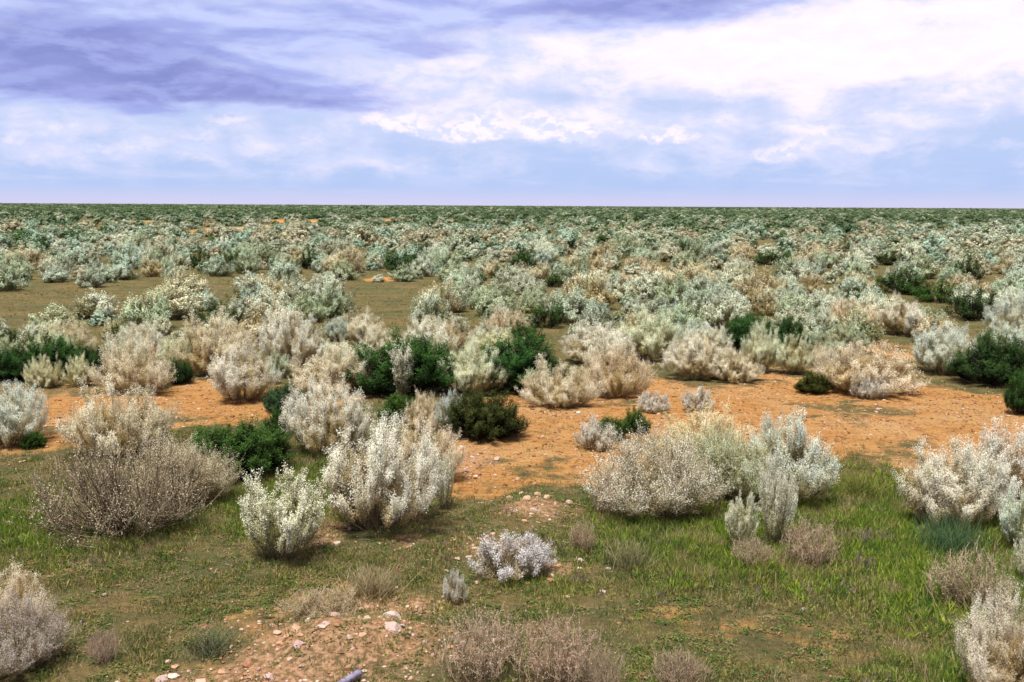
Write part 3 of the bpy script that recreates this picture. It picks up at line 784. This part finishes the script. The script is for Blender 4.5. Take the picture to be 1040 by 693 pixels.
col = k.mix(k.rng(k.m('ADD', sG, k.m('MULTIPLY', k.m('SUBTRACT', n_mid, .5), 1.4)), .2, .8, 0, .85), base, grn)
col = k.mix(k.rng(k.m('ADD', sR, k.m('MULTIPLY', k.m('SUBTRACT', n_mid, .5), 1.5)), .3, .75), col, sandc)
col = k.mix(k.rng(k.m('ADD', sB, k.m('MULTIPLY', k.m('SUBTRACT', n_fin, .5), 1.6)), .35, .9), col, rubc)
col = k.mix(k.rng(n_vf, .55, .75, 0, .35), col, (.62, .5, .36))
b = k.n('ShaderNodeBsdfPrincipled'); k.put(b.inputs['Base Color'], col); b.inputs['Roughness'].default_value = .95; b.inputs['Specular IOR Level'].default_value = .1
bp = k.n('ShaderNodeBump'); bp.inputs['Strength'].default_value = .9; bp.inputs['Distance'].default_value = .045
k.put(bp.inputs['Height'], k.m('ADD', k.m('ADD', n_fin, n_rip), k.m('MULTIPLY', n_vf, .35))); k.put(b.inputs['Normal'], bp.outputs[0])
o_ = k.n('ShaderNodeOutputMaterial'); k.t.links.new(b.outputs[0], o_.inputs[0])
Cg = np.stack([np.maximum(sand, red * .42), green, rub * .8], -1).reshape(-1, 3)
ground = link('ground', make_mesh('ground', V, Q, centre, C=Cg, mat=m, smooth=True))
tag(ground, 'flat plain of orange sand and grassy brown soil reaching the horizon', kind='structure')

# ------------------------------------------------------------------ grass and herbs
def scatter(n, dmin, dmax, amax=31.5):
    dd = np.sqrt(rng.random(n) * (dmax ** 2 - dmin ** 2) + dmin ** 2)
    aa = rng.uniform(-R(amax), R(amax), n)
    return dd * np.sin(aa), dd * np.cos(aa)


def grass_field(name, ntuft, dmin, dmax, nb, lab_, wk=1.0):
    x, y = scatter(ntuft, dmin, dmax)
    sd, gr, rb, rd = inside(SAND + FARSAND, x, y, .3, .45), inside(GREEN, x, y, .9, .8), inside(RUBBLE, x, y, .8, .9), inside(REDSOIL, x, y, .5, .6)
    cl = fbm(x * 1.6, y * 1.6, 4); cl2 = fbm(x * .5 + 40, y * .5, 3)
    cf = fbm(x * 5 + 7, y * 5, 3)
    dens = (.06 + .92 * sstep(.43, .62, cf * .6 + cl * .4)) * (1 - .955 * sd) * (1 - .75 * rb) * (1 - .7 * rd) + gr * .8 * (1 - sd)
    ok = rng.random(ntuft) < dens
    cf = cf[ok]
    x, y, gr, cl, cl2, sd = x[ok], y[ok], gr[ok], cl[ok], cl2[ok], sd[ok]
    n = len(x)
    kind = np.clip(rng.random(n) * .45 + fbm(x * 3.1, y * 3.1 + 50, 3) * 1.5 - .47, 0, 1) * .98           # per tuft character
    greenness = np.clip(gr * .9 - .2 + (cl2 - .42) * 1.2 + (cf - .5) * 1.6 + rng.normal(0, .22, n), 0, 1)
    Ht = (.026 + .040 * gr + .025 * rng.random(n)) * rng.uniform(.6, 1.5, n)
    bi = np.repeat(np.arange(n), nb)
    N = len(bi)
    bx, by = x[bi] + rng.normal(0, .03, N), y[bi] + rng.normal(0, .03, N)
    bz = height(bx, by)
    L = Ht[bi] * rng.uniform(.5, 1.4, N)
    th = rng.random(N) * 6.283
    lean = np.abs(rng.normal(.45, .45, N))
    D = np.stack([np.cos(th) * lean, np.sin(th) * lean, np.ones(N)], -1); D = unit(D)
    Sd = unit(np.cross(D, rng.normal(size=(N, 3))))
    wd = rng.uniform(.0022, .005, N) * wk * np.where(kind[bi] > .72, 2.4, 1)
    B = np.stack([bx, by, bz - .004], -1)
    mid = B + D * L[:, None] * .55
    Vv = np.stack([B - Sd * wd[:, None] * .4, B + Sd * wd[:, None] * .4, mid + Sd * wd[:, None] * .5, B + D * L[:, None] - [0, 0, .2] * L[:, None] * lean[:, None], mid - Sd * wd[:, None] * .5], 1).reshape(-1, 3)
    i5 = 5 * np.arange(N)
    Q = np.stack([i5, i5 + 1, i5 + 2, i5 + 4], -1); T = np.stack([i5 + 4, i5 + 2, i5 + 3], -1)
    gcol = lerp((.32, .27, .10), (.23, .33, .045), greenness[bi])
    dark = (kind[bi] > .45) & (kind[bi] < .62)
    gcol[dark] = lerp((.06, .11, .03), (.05, .14, .03), greenness[bi])[dark]
    dry = (kind[bi] < .12 * (1.6 - greenness[bi])) | (rng.random(N) < .10)
    gcol[dry] = (.42, .33, .19)
    mauve = (kind[bi] > .97); gcol[mauve] = (.28, .20, .2)
    gcol = gcol * rng.uniform(.65, 1.3, (N, 1))
    o = link(name, make_mesh(name, Vv, Q, T, C=np.repeat(gcol, 5, 0), mat=M_GRASS))
    tag(o, lab_, 'grass', kind='stuff')
    print(name, N)


grass_field('grass', 100000, 5.2, 14.5, 11, 'short green, olive and straw grass with small herbs over the near ground')
grass_field('meadow_grass', 90000, 14.5, 60, 6, 'sparse short grass between the saltbushes and in the brown clearings', 2.2)

# fresh taller grass in the bright patch, leafy herbs
x, y = scatter(26000, 5.2, 14)
gr = inside(GREEN[:3] + GREEN[7:8], x, y, .6, .5) * (1 - inside(SAND, x, y, .3, .4)); cl = fbm(x * 2.2, y * 2.2, 3)
ok = rng.random(len(x)) < gr * sstep(.42, .62, cl) * .8
x, y = x[ok], y[ok]; n = len(x); nb = 7
bi = np.repeat(np.arange(n), nb); N = len(bi)
bx, by = x[bi] + rng.normal(0, .02, N), y[bi] + rng.normal(0, .02, N)
B = np.stack([bx, by, height(bx, by)], -1)
L = rng.uniform(.05, .13, N)
D = unit(np.stack([rng.normal(0, .5, N), rng.normal(0, .5, N), np.ones(N)], -1))
lv, lq = leaves(B, D, L, rng.uniform(.006, .013, N))
gc = lerp((.17, .30, .03), (.38, .44, .06), rng.random(N)) * rng.uniform(.6, 1.2, (N, 1))
tag(link('fresh_grass', make_mesh('fresh_grass', lv, lq, C=np.repeat(gc, 4, 0), mat=M_GRASS)), 'bright fresh green grass growing thickly below the silver saltbushes', 'grass', kind='stuff')
print('fresh', N)

# low broad-leaved herbs, flat rosettes
x, y = scatter(60000, 5.2, 16)
sd, rb, gr = inside(SAND, x, y, .3, .4), inside(RUBBLE, x, y, .6, .8), inside(GREEN, x, y, .9, .8)
cf = fbm(x * 4 + 90, y * 4, 3)
ok = rng.random(len(x)) < sstep(.44, .62, cf) * (1 - sd) * (1 - .6 * rb)
x, y, gr = x[ok], y[ok], gr[ok]; n = len(x); nb = 8
bi = np.repeat(np.arange(n), nb); N = len(bi)
a = rng.random(N) * 6.283; rad = rng.uniform(.003, .03, N)
bx, by = x[bi] + np.cos(a) * rad, y[bi] + np.sin(a) * rad
D = np.stack([np.cos(a), np.sin(a), rng.uniform(.1, 1.4, N)], -1)
lv, lq = leaves(np.stack([bx, by, height(bx, by) + rng.uniform(.0, .02, N)], -1), D, rng.uniform(.012, .034, N), rng.uniform(.007, .016, N), np.tile([0., 0., 1.], (N, 1)), .7)
kd = rng.random(n)[bi]
gc = np.where((kd < .45)[:, None], lerp((.07, .14, .03), (.09, .20, .03), gr[bi]), np.where((kd < .8)[:, None], lerp((.20, .22, .07), (.26, .36, .05), gr[bi]), np.array([.34, .22, .12])))
gc = gc * rng.uniform(.6, 1.25, (N, 1))
tag(link('low_herbs', make_mesh('low_herbs', lv, lq, C=np.repeat(gc, 4, 0), mat=M_GRASS)), 'low broad-leaved herbs in scattered rosettes among the short grass', 'herbs', kind='stuff')

# single tufts one can point to
for cx, w, top, base, tip, low, n, label, sp in [
    (378, 52, 574, 608, (.52, .42, .26), (.30, .24, .11), 420, 'round straw coloured grass tuft in front of the tall silver saltbush', .45),
    (872, 40, 476, 504, (.30, .32, .08), (.16, .18, .05), 380, 'yellow green grass tuft where the bright grass meets orange sand', .5),
    (215, 44, 632, 668, (.26, .28, .16), (.13, .14, .07), 200, 'loose olive grass tuft on open ground above the reddish soil', .5),
    (640, 46, 545, 580, (.42, .36, .22), (.2, .2, .08), 220, 'thin pale grass tuft in front of the silver-topped thicket saltbush', .4),
    (965, 66, 520, 566, (.14, .24, .12), (.07, .13, .05), 360, 'bluish green grass tuft in front of the dark-based silver saltbush', .35)]:
    x, y, wm, Hm = at_px(cx, w, top, base)
    o = link('grass_tuft', tuft_mesh(n, wm, Hm, sp, tip, low)); o.location = (x, y, H1(x, y))
    tag(o, label, 'grass tuft', 'grass tufts in the foreground')

# ------------------------------------------------------------------ stones
def stone_mat(name, a, b_):
    m, k = new_mat(name)
    tc = k.n('ShaderNodeTexCoord').outputs['Object']
    n = k.noise(tc, 18, 5, .65); n2 = k.noise(tc, 70, 4)
    at = k.n('ShaderNodeAttribute', attribute_name='tint').outputs['Color']
    c = k.mix(k.rng(n, .35, .65), a, b_); c = k.mix(1.0, c, at, 'MULTIPLY')
    b = k.n('ShaderNodeBsdfPrincipled'); k.put(b.inputs['Base Color'], c); b.inputs['Roughness'].default_value = .85; b.inputs['Specular IOR Level'].default_value = .25
    bp = k.n('ShaderNodeBump'); bp.inputs['Distance'].default_value = .01; bp.inputs['Strength'].default_value = .6; k.put(bp.inputs['Height'], n2); k.put(b.inputs['Normal'], bp.outputs[0])
    o = k.n('ShaderNodeOutputMaterial'); k.t.links.new(b.outputs[0], o.inputs[0])
    return m


M_ROCK = stone_mat('limestone', (.52, .41, .35), (.68, .56, .49))
t = (1 + 5 ** .5) / 2
ICO = unit(np.array([(-1, t, 0), (1, t, 0), (-1, -t, 0), (1, -t, 0), (0, -1, t), (0, 1, t), (0, -1, -t), (0, 1, -t), (t, 0, -1), (t, 0, 1), (-t, 0, -1), (-t, 0, 1)], float))
ICF = np.array([(0, 11, 5), (0, 5, 1), (0, 1, 7), (0, 7, 10), (0, 10, 11), (1, 5, 9), (5, 11, 4), (11, 10, 2), (10, 7, 6), (7, 1, 8), (3, 9, 4), (3, 4, 2), (3, 2, 6), (3, 6, 8), (3, 8, 9), (4, 9, 5), (2, 4, 11), (6, 2, 10), (8, 6, 7), (9, 8, 1)])


def subdiv(V, Fc):
    V = list(map(tuple, V)); mid = {}; out = []
    def m(a, b):
        k = (min(a, b), max(a, b))
        if k not in mid:
            p = np.array(V[a]) + np.array(V[b]); V.append(tuple(p / np.linalg.norm(p))); mid[k] = len(V) - 1
        return mid[k]
    for a, b, c in Fc:
        x, y, z = m(a, b), m(b, c), m(c, a)
        out += [(a, x, z), (x, b, y), (z, y, c), (x, y, z)]
    return np.array(V), np.array(out)


S2 = subdiv(*subdiv(ICO, ICF)); S3 = subdiv(*S2)


def rock_mesh(tint):
    V = S3[0].copy()
    for _ in range(14):       # chop flat facets
        n = unit(rng.normal(size=3)); dd = rng.uniform(.5, .85)
        ex = np.clip(V @ n - dd, 0, None); V -= ex[:, None] * n
    V += rng.normal(0, .012, V.shape)
    return make_mesh('stone', V, None, S3[1], C=np.tile(tint, (len(V), 1)), mat=M_ROCK)


PKS, WHT, ORS = (1.0, .86, .88), (1.05, 1.02, 1.0), (1.0, .78, .58)
STONES = [
 (396, 657, 28, 13, PKS, 'long pinkish slab stone, largest on the rubble heap'),
 (398, 637, 22, 10, WHT, 'pale curved stone just behind the largest slab on the rubble heap'),
 (304, 667, 15, 12, PKS, 'blocky pink stone on the side of the rubble heap away from the slab'),
 (313, 646, 11, 8, WHT, 'whitish lump behind the blocky pink stone'),
 (368, 662, 11, 8, ORS, 'small cream stone in front of the rubble heap beside the long slab'),
 (349, 637, 10, 6, WHT, 'small flat stone at the back of the rubble heap'),
 (332, 655, 13, 6, PKS, 'flat pink stone in the middle of the rubble heap'),
 (300, 655, 16, 7, ORS, 'flat orange stone behind the blocky pink stone'),
 (8, 536, 18, 9, PKS, 'pinkish white stone lying in green grass at the left edge'),
 (590, 571, 12, 7, WHT, 'pale round stone on the rubble past the low lavender saltbush'),
 (618, 577, 7, 4, WHT, 'small pale stone in grass beyond the round rubble stone'),
 (547, 508, 11, 7, ORS, 'orange stone at the top of the farther rubble heap'),
 (556, 516, 13, 8, ORS, 'broad tan stone in the middle of the farther rubble heap'),
 (535, 519, 12, 7, ORS, 'tan stone at the left side of the farther rubble heap'),
 (543, 528, 12, 7, WHT, 'pale flat stone at the foot of the farther rubble heap'),
 (524, 527, 9, 5, WHT, 'small whitish stone left of the farther rubble heap foot'),
 (469, 457, 8, 5, WHT, 'small white stone on orange sand beside the round brownish green shrub'),
 (461, 463, 9, 5, PKS, 'pink stone on orange sand below the small white stone'),
 (480, 466, 7, 4, PKS, 'small pink stone on orange sand past the pink one'),
 (588, 421, 7, 5, WHT, 'small white stone on sand behind the short silver saltbush'),
 (342, 553, 9, 6, WHT, 'white stone between the open plumed saltbush and the tall silver one'),
 (333, 546, 7, 5, ORS, 'tan stone just behind the white stone by the plumed saltbush'),
 (613, 600, 8, 5, WHT, 'small white stone alone in short grass below the rubble'),
 (575, 606, 9, 5, ORS, 'flat tan stone alone in the short grass'),
 (722, 596, 6, 4, WHT, 'tiny white stone at the near rim of the bright grass'),
 (816, 618, 8, 5, WHT, 'whitish stone on brown soil below the bright grass'),
 (164, 686, 16, 8, PKS, 'pinkish stone at the bottom edge on reddish soil'),
 (118, 690, 12, 6, WHT, 'whitish stone at the bottom edge, farther left on reddish soil'),
 (272, 689, 18, 8, PKS, 'pale pink flat stone at the bottom edge before the rubble heap'),
 (432, 660, 8, 4, WHT, 'little white stone in grass past the long slab'),
 (386, 646, 9, 6, ORS, 'cream stone wedged between the slab and the curved stone'),
]
for cx, base, w, hh, tint, label in STONES:
    x, y = G(cx, base)
    wm, hm = w / F * y * .5, hh / F * y * .60
    o = link('stone', rock_mesh(tint)); o.location = (x, y + wm * .4, H1(x, y) + hm * .05)
    o.scale = (wm, wm * rng.uniform(.6, .9), hm); o.rotation_euler = (rng.normal(0, .12), rng.normal(0, .15), rng.normal(0, .4))
    tag(o, label, 'stone', 'loose stones on the ground')


def gravel(name, x, y, size, tints, label, cat):
    n = len(x)
    sc = size[:, None] * rng.uniform(.5, 1.2, (n, 3)) * [1, 1, .6]
    V = ICO[None] * rng.uniform(.75, 1.15, (n, 12, 1)) * sc[:, None]
    a = rng.random(n) * 6.28; ca, sa = np.cos(a)[:, None], np.sin(a)[:, None]
    vx, vy = V[..., 0] * ca - V[..., 1] * sa, V[..., 0] * sa + V[..., 1] * ca
    V = np.stack([vx + x[:, None], vy + y[:, None], V[..., 2] + (height(x, y) + size * .2)[:, None]], -1).reshape(-1, 3)
    T = (ICF[None] + 12 * np.arange(n)[:, None, None]).reshape(-1, 3)
    c = np.asarray(tints)[rng.integers(len(tints), size=n)] * rng.uniform(.7, 1.1, (n, 1))
    tag(link(name, make_mesh(name, V, None, T, C=np.repeat(c, 12, 0), mat=M_ROCK)), label, cat, kind='stuff')


x, y = scatter(60000, 5.4, 20)
rb = inside(RUBBLE, x, y, .8, .8)
ok = rng.random(len(x)) < rb * .9 + .02
x, y = x[ok], y[ok]
gravel('rubble_gravel', x, y, np.clip(rng.lognormal(-4.55, .55, len(x)),   .005, .06), [(.95, .80, .68), (.9, .62, .42), (.7, .42, .28), (1, .95, .92), (1, .8, .8)], 'small pale and orange pebbles spread over the rubble heaps', 'gravel')
x, y = scatter(150000, 10, 26)
ok = rng.random(len(x)) < inside(SAND, x, y, .3, .4) * .35
x, y = x[ok], y[ok]
gravel('sand_pebbles', x, y, np.clip(rng.lognormal(-4.6, .55, len(x)), .004, .045), [(.62, .38, .2), (.45, .25, .13), (.7, .45, .26), (.38, .22, .12), (.95, .8, .65)], 'small rusty clods and pebbles scattered on the bare sand', 'pebbles')
# fallen twigs and litter
x, y = scatter(15000, 5.4, 24)
ok = rng.random(len(x)) < .3 + .25 * inside(SAND, x, y, .3, .4)
x, y = x[ok], y[ok]; n = len(x); a = rng.random(n) * 6.28; L = rng.uniform(.02, .12, n)
A = np.stack([x, y, height(x, y) + .008], -1); B = A + np.stack([np.cos(a) * L, np.sin(a) * L, rng.uniform(0, .02, n)], -1)
tv, tq = tubes(A, (A + B) / 2 + rng.normal(0, .004, (n, 3)), B, np.full(n, .003), np.full(n, .0015), 2)
c = np.array([(.2, .12, .08), (.35, .27, .2), (.1, .07, .05)])[rng.integers(3, size=n)]
tag(link('fallen_twigs', make_mesh('fallen_twigs', tv, tq, C=np.repeat(c, 9, 0), mat=M_TWIG)), 'dry broken twigs littering the sand and soil', 'twigs', kind='stuff')

# ------------------------------------------------------------------ smooth violet grey pipe end at the bottom edge
m, k = new_mat('weathered_pipe')
tc = k.n('ShaderNodeTexCoord').outputs['Object']
c = k.mix(k.rng(k.noise(tc, 30, 4), .35, .65), (.13, .11, .18), (.30, .26, .36))
b = k.n('ShaderNodeBsdfPrincipled'); k.put(b.inputs['Base Color'], c); b.inputs['Roughness'].default_value = .38
o_ = k.n('ShaderNodeOutputMaterial'); k.t.links.new(b.outputs[0], o_.inputs[0])
prof = [(0, .030), (-.02, .0), (.0, .0)]
x, y = G(366, 690)
nn = 28
rings = [(-.75, .026), (-.02, .026), (-.006, .0245), (0, .021), (-.004, .019), (-.12, .019)]
V = [(rad * math.cos(2 * math.pi * i / nn), zz, rad * math.sin(2 * math.pi * i / nn)) for zz, rad in rings for i in range(nn)]
Q = [(j * nn + i, j * nn + (i + 1) % nn, (j + 1) * nn + (i + 1) % nn, (j + 1) * nn + i) for j in range(len(rings) - 1) for i in range(nn)]
pipe = link('pipe', make_mesh('pipe', V, Q, mat=m, smooth=True))
pipe.location = (x, y, H1(x, y) + .055); pipe.rotation_euler = (R(6), 0, R(-38))
tag(pipe, 'smooth violet grey pipe end poking in at the bottom edge below the rubble heap', 'pipe')

# ------------------------------------------------------------------ sky and light
SUN_EL, SUN_AZ = R(72), R(215)        # azimuth clockwise from the view direction (+Y)
world = bpy.data.worlds.new('World'); scene.world = world; world.use_nodes = True
world.node_tree.nodes.clear()
k = NT(world.node_tree)
gen = k.n('ShaderNodeTexCoord').outputs['Generated']
sp = k.n('ShaderNodeSeparateXYZ'); k.put(sp.inputs[0], gen)
X, Y, Z = sp.outputs
AZ = k.m('ARCTAN2', X, Y); EL = k.m('ARCSINE', Z)
e_ = k.m('LOGARITHM', k.m('ADD', k.m('MAXIMUM', EL, 0.0), .06), math.e)
nv = k.xyz(AZ, k.m('MULTIPLY', EL, 3.0))
w1 = k.noise(nv, 5, 5, .6); w2 = k.noise(k.xyz(k.m('ADD', AZ, 7.3), k.m('MULTIPLY', EL, 3.0)), 6, 5, .6)
AZw = k.m('ADD', AZ, k.m('MULTIPLY', k.m('SUBTRACT', w1, .5), .14))
ELw = k.m('ADD', EL, k.m('MULTIPLY', k.m('SUBTRACT', w2, .5), .035))


def blob(px, py, hw, up_, dn, az_=None, el_=None):
    a0, e0 = azel(px, py)
    a = k.m('DIVIDE', k.m('SUBTRACT', az_ or AZw, a0), hw / F)
    de = k.m('SUBTRACT', el_ or ELw, e0)
    u = k.m('DIVIDE', k.m('MAXIMUM', de, 0.0), up_ / F); dnn = k.m('DIVIDE', k.m('MINIMUM', de, 0.0), dn / F)
    s = k.m('ADD', k.m('ADD', k.m('MULTIPLY', a, a), k.m('MULTIPLY', u, u)), k.m('MULTIPLY', dnn, dnn))
    return k.m('EXPONENT', k.m('MULTIPLY', s, -1.0))


def total(lst):
    acc = None
    for wgt, *a in lst:
        v = k.m('MULTIPLY', blob(*a), wgt); acc = v if acc is None else k.m('ADD', acc, v)
    return acc


fine = k.noise(nv, 16, 6, .62); strk = k.noise(k.xyz(k.m('MULTIPLY', AZ, 1.0), k.m('MULTIPLY', EL, 9.0)), 7, 6, .6)
big = k.noise(k.xyz(AZ, k.m('MULTIPLY', e_, 1.1)), 2.4, 6, .6)
# clear sky low down, thin high cloud, then masses
sky = k.n('ShaderNodeTexSky', sky_type='NISHITA', sun_disc=False, sun_elevation=SUN_EL, sun_rotation=SUN_AZ, air_density=1.0, dust_density=1.5)
clear = k.mix(1.0, sky.outputs[0], (.10, .10, .10), 'MULTIPLY')
low_c = k.mix(k.rng(EL, 0.0, .022), (.70, .70, .98), (.50, .64, 1.0))
low_c = k.mix(k.rng(EL, .03, .10), low_c, (.58, .68, 1.0))
low_c = k.mix(k.rng(EL, .12, .5), low_c, (.60, .64, .86))
col = k.mix(.9, clear, low_c)
def relief(vec_fn, scale, detail=5, rough=.58, d=.012):
    a = k.noise(vec_fn(0), scale, detail, rough, .25); b = k.noise(vec_fn(d), scale, detail, rough, .25)
    return a, k.m('SUBTRACT', a, b)


EL2 = k.m('MULTIPLY', EL, 2.1)
nA, rA = relief(lambda d: k.xyz(AZ, k.m('ADD', EL2, d)), 17, 6, .60, .016)
nB, rB = relief(lambda d: k.xyz(k.m('ADD', AZ, 11.0), k.m('ADD', k.m('MULTIPLY', EL, 3.6), d)), 8, 6, .55, .03)
up_part = k.rng(EL, .17, .30)
light = total([(1.15, 760, 50, 320, 46, 44), (.55, 1000, 30, 220, 60, 60), (.5, 420, 78, 120, 20, 22), (.5, 960, 70, 200, 50, 40), (.35, 345, 100, 80, 16, 16), (.30, 150, 145, 180, 26, 20),
               (.35, 30, 128, 70, 18, 14), (.5, 560, 118, 170, 22, 18), (.4, 400, 4, 60, 12, 10), (.25, 800, 130, 260, 26, 26), (.30, 500, 165, 500, 26, 20)])
bl = total([(.5, 905, 92, 60, 14, 16), (.5, 950, 26, 60, 8, 7), (.4, 740, 108, 70, 12, 10), (.35, 1000, 135, 60, 10, 14), (.35, 560, 98, 70, 6, 8), (.3, 980, 80, 60, 12, 10), (.3, 660, 105, 60, 8, 8)])
Wt = k.m('ADD', k.m('SUBTRACT', light, bl), k.m('MULTIPLY', k.m('SUBTRACT', nA, .5), 2.3))
Wt = k.m('ADD', Wt, k.m('MULTIPLY', k.m('SUBTRACT', nB, .5), 1.3))
Wt = k.m('MULTIPLY', Wt, k.rng(EL, .004, .035))
Wt = k.m('ADD', Wt, k.m('MULTIPLY', up_part, k.m('ADD', .1, k.m('MULTIPLY', big, .9))))
wcol = k.mix(k.rng(rA, -.10, .12), (1.10, .98, 1.08), (.74, .78, 1.05))
wcol = k.mix(k.rng(Wt, .7, 1.3, 0, .75), wcol, (1.12, 1.0, 1.10))
col = k.mix(k.rng(Wt, -.12, 1.15), col, wcol)
# grey violet masses with paler shredded rims
dark = total([(1.3, 10, 52, 110, 34, 26), (1.0, 120, 62, 120, 24, 20), (1.5, 190, 97, 170, 28, 14), (.8, 90, 82, 130, 16, 16), (.35, 120, 10, 150, 26, 40), (.75, 290, 34, 150, 24, 22), (.45, 320, 106, 60, 12, 6), (.55, 420, 58, 80, 12, 6),
              (1.0, 540, 8, 200, 30, 20), (1.1, 710, 2, 100, 26, 16), (.25, 470, 28, 100, 10, 9), (.4, 20, 5, 60, 26, 26)])
Dk = k.m('ADD', dark, k.m('ADD', k.m('MULTIPLY', k.m('SUBTRACT', nB, .5), .85), k.m('MULTIPLY', k.m('SUBTRACT', nA, .5), .45)))
Dk = k.m('ADD', Dk, k.m('MULTIPLY', up_part, k.m('SUBTRACT', k.m('MULTIPLY', big, .9), .25)))
dcol = k.mix(k.rng(rB, -.12, .12), (.60, .67, 1.02), (.36, .42, .86))
col = k.mix(k.rng(Dk, .15, .85, 0, .85), col, dcol)
bv = lambda d: k.xyz(k.m('ADD', AZ, 4.0), k.m('ADD', k.m('MULTIPLY', EL, 3.2), d))
nD, rD = relief(bv, 13, 6, .6, .03)
mass = k.mix(k.rng(rD, -.13, .12), (.37, .42, .82), (.215, .245, .60))
mass = k.mix(k.rng(nD, .35, .65, 0, .5), mass, (.34, .38, .76))
col = k.mix(k.rng(Dk, .75, 1.8, 0, .9), col, mass)
# bank of low cumulus
cv = k.xyz(AZ, k.m('MULTIPLY', EL, 1.4))
AZc = k.m('ADD', AZ, k.m('MULTIPLY', k.m('SUBTRACT', k.noise(cv, 60, 5, .6), .5), .026))
ELc = k.m('ADD', EL, k.m('MULTIPLY', k.m('SUBTRACT', k.noise(k.xyz(k.m('ADD', AZ, 3.1), k.m('MULTIPLY', EL, 1.3)), 55, 6, .62), .5), .020))
C3 = [(1.1, 545, 132, 17, 20, 10), (1.0, 572, 136, 20, 16, 7), (.95, 592, 137, 15, 13, 6), (.9, 503, 132, 18, 22, 10), (.85, 478, 134, 20, 16, 10), (.6, 455, 136, 22, 10, 8), (.8, 398, 126, 18, 16, 9), (.75, 425, 130, 16, 12, 10),
      (.5, 375, 121, 18, 10, 8), (.45, 440, 112, 30, 12, 8), (.5, 625, 126, 16, 12, 12), (.65, 662, 139, 26, 8, 6), (.65, 692, 138, 22, 12, 7), (.6, 778, 161, 30, 9, 5), (.5, 805, 150, 24, 12, 8),
      (.5, 1005, 112, 20, 14, 12), (.5, 735, 120, 22, 10, 8), (.5, 835, 133, 30, 16, 12), (.4, 320, 141, 24, 10, 8), (.45, 150, 148, 30, 12, 10), (.5, 60, 132, 34, 12, 9), (.45, 95, 152, 30, 8, 6), (.45, 205, 138, 30, 10, 8), (.5, 236, 122, 34, 6, 5), (.4, 300, 152, 34, 8, 6), (.5, 14, 146, 16, 14, 8), (.45, 885, 152, 34, 8, 6), (.5, 930, 122, 30, 10, 8), (.5, 1022, 148, 30, 8, 6), (.4, 600, 108, 50, 8, 6)]
cband = total([(a, *b, AZc, ELc) for a, *b in C3])
cn, rC = relief(lambda d: k.xyz(AZ, k.m('ADD', k.m('MULTIPLY', EL, 1.5), d)), 48, 6, .6, .010)
cm = k.m('MULTIPLY', k.rng(k.m('ADD', cband, k.m('MULTIPLY', k.m('SUBTRACT', cn, .5), .5)), .18, .60), k.m('MINIMUM', k.m('ADD', k.m('MULTIPLY', cband, 1.0), .1), 1.0))
cc = k.mix(k.rng(rC, -.10, .10), (1.12, .98, 1.06), (.76, .80, 1.06))
col = k.mix(k.m('MULTIPLY', cm, .95), col, cc)
# thin horizontal streaks low down
lowb = k.m('MULTIPLY', k.rng(EL, .004, .02), k.rng(EL, .075, .04))
col = k.mix(k.m('MULTIPLY', lowb, k.rng(strk, .5, .75, 0, .5)), col, (.75, .76, 1.0))
col = k.mix(k.rng(Z, -.02, -.002, 1, 0), col, (.35, .30, .28))
col = k.mix(k.rng(EL, .21, .45), col, k.mix(1.0, col, (.30, .30, .29), 'MULTIPLY'))  # unseen upper sky darkened to weaken the fill light on the shrubs
bg = k.n('ShaderNodeBackground'); k.put(bg.inputs[0], col); bg.inputs[1].default_value = .76
wo = k.n('ShaderNodeOutputWorld'); k.t.links.new(bg.outputs[0], wo.inputs[0])

sun = bpy.data.lights.new('sun', 'SUN'); sun.energy = 4.9; sun.angle = R(20); sun.color = (1.0, .97, .89)
so = bpy.data.objects.new('sun', sun); COL.objects.link(so)
so.rotation_euler = (math.pi / 2 - SUN_EL, 0, math.pi - SUN_AZ)
import mathutils
sd_ = mathutils.Vector((math.sin(SUN_AZ) * math.cos(SUN_EL), math.cos(SUN_AZ) * math.cos(SUN_EL), math.sin(SUN_EL)))
so.rotation_euler = sd_.to_track_quat('Z', 'Y').to_euler()

# ------------------------------------------------------------------ camera and render
cam = bpy.data.cameras.new('camera'); cam.sensor_width = 36; cam.lens = F / 1040 * 36; cam.clip_end = 60000; cam.clip_start = .05
co = bpy.data.objects.new('camera', cam); COL.objects.link(co)
mw = mathutils.Matrix.Identity(4)
for i in range(3):
    mw[i][0], mw[i][1], mw[i][2] = cr[i], cu[i], -fwd[i]
mw[2][3] = CH
co.matrix_world = mw
cam.dof.use_dof = True; cam.dof.focus_distance = 19; cam.dof.aperture_fstop = 5.0
scene.camera = co
scene.view_settings.view_transform = 'Standard'; scene.view_settings.look = 'None'; scene.view_settings.gamma = 1; scene.view_settings.exposure = 0.4
cy = scene.cycles
cy.max_bounces = 5; cy.diffuse_bounces = 3; cy.transmission_bounces = 2; cy.glossy_bounces = 1
cy.use_denoising = True
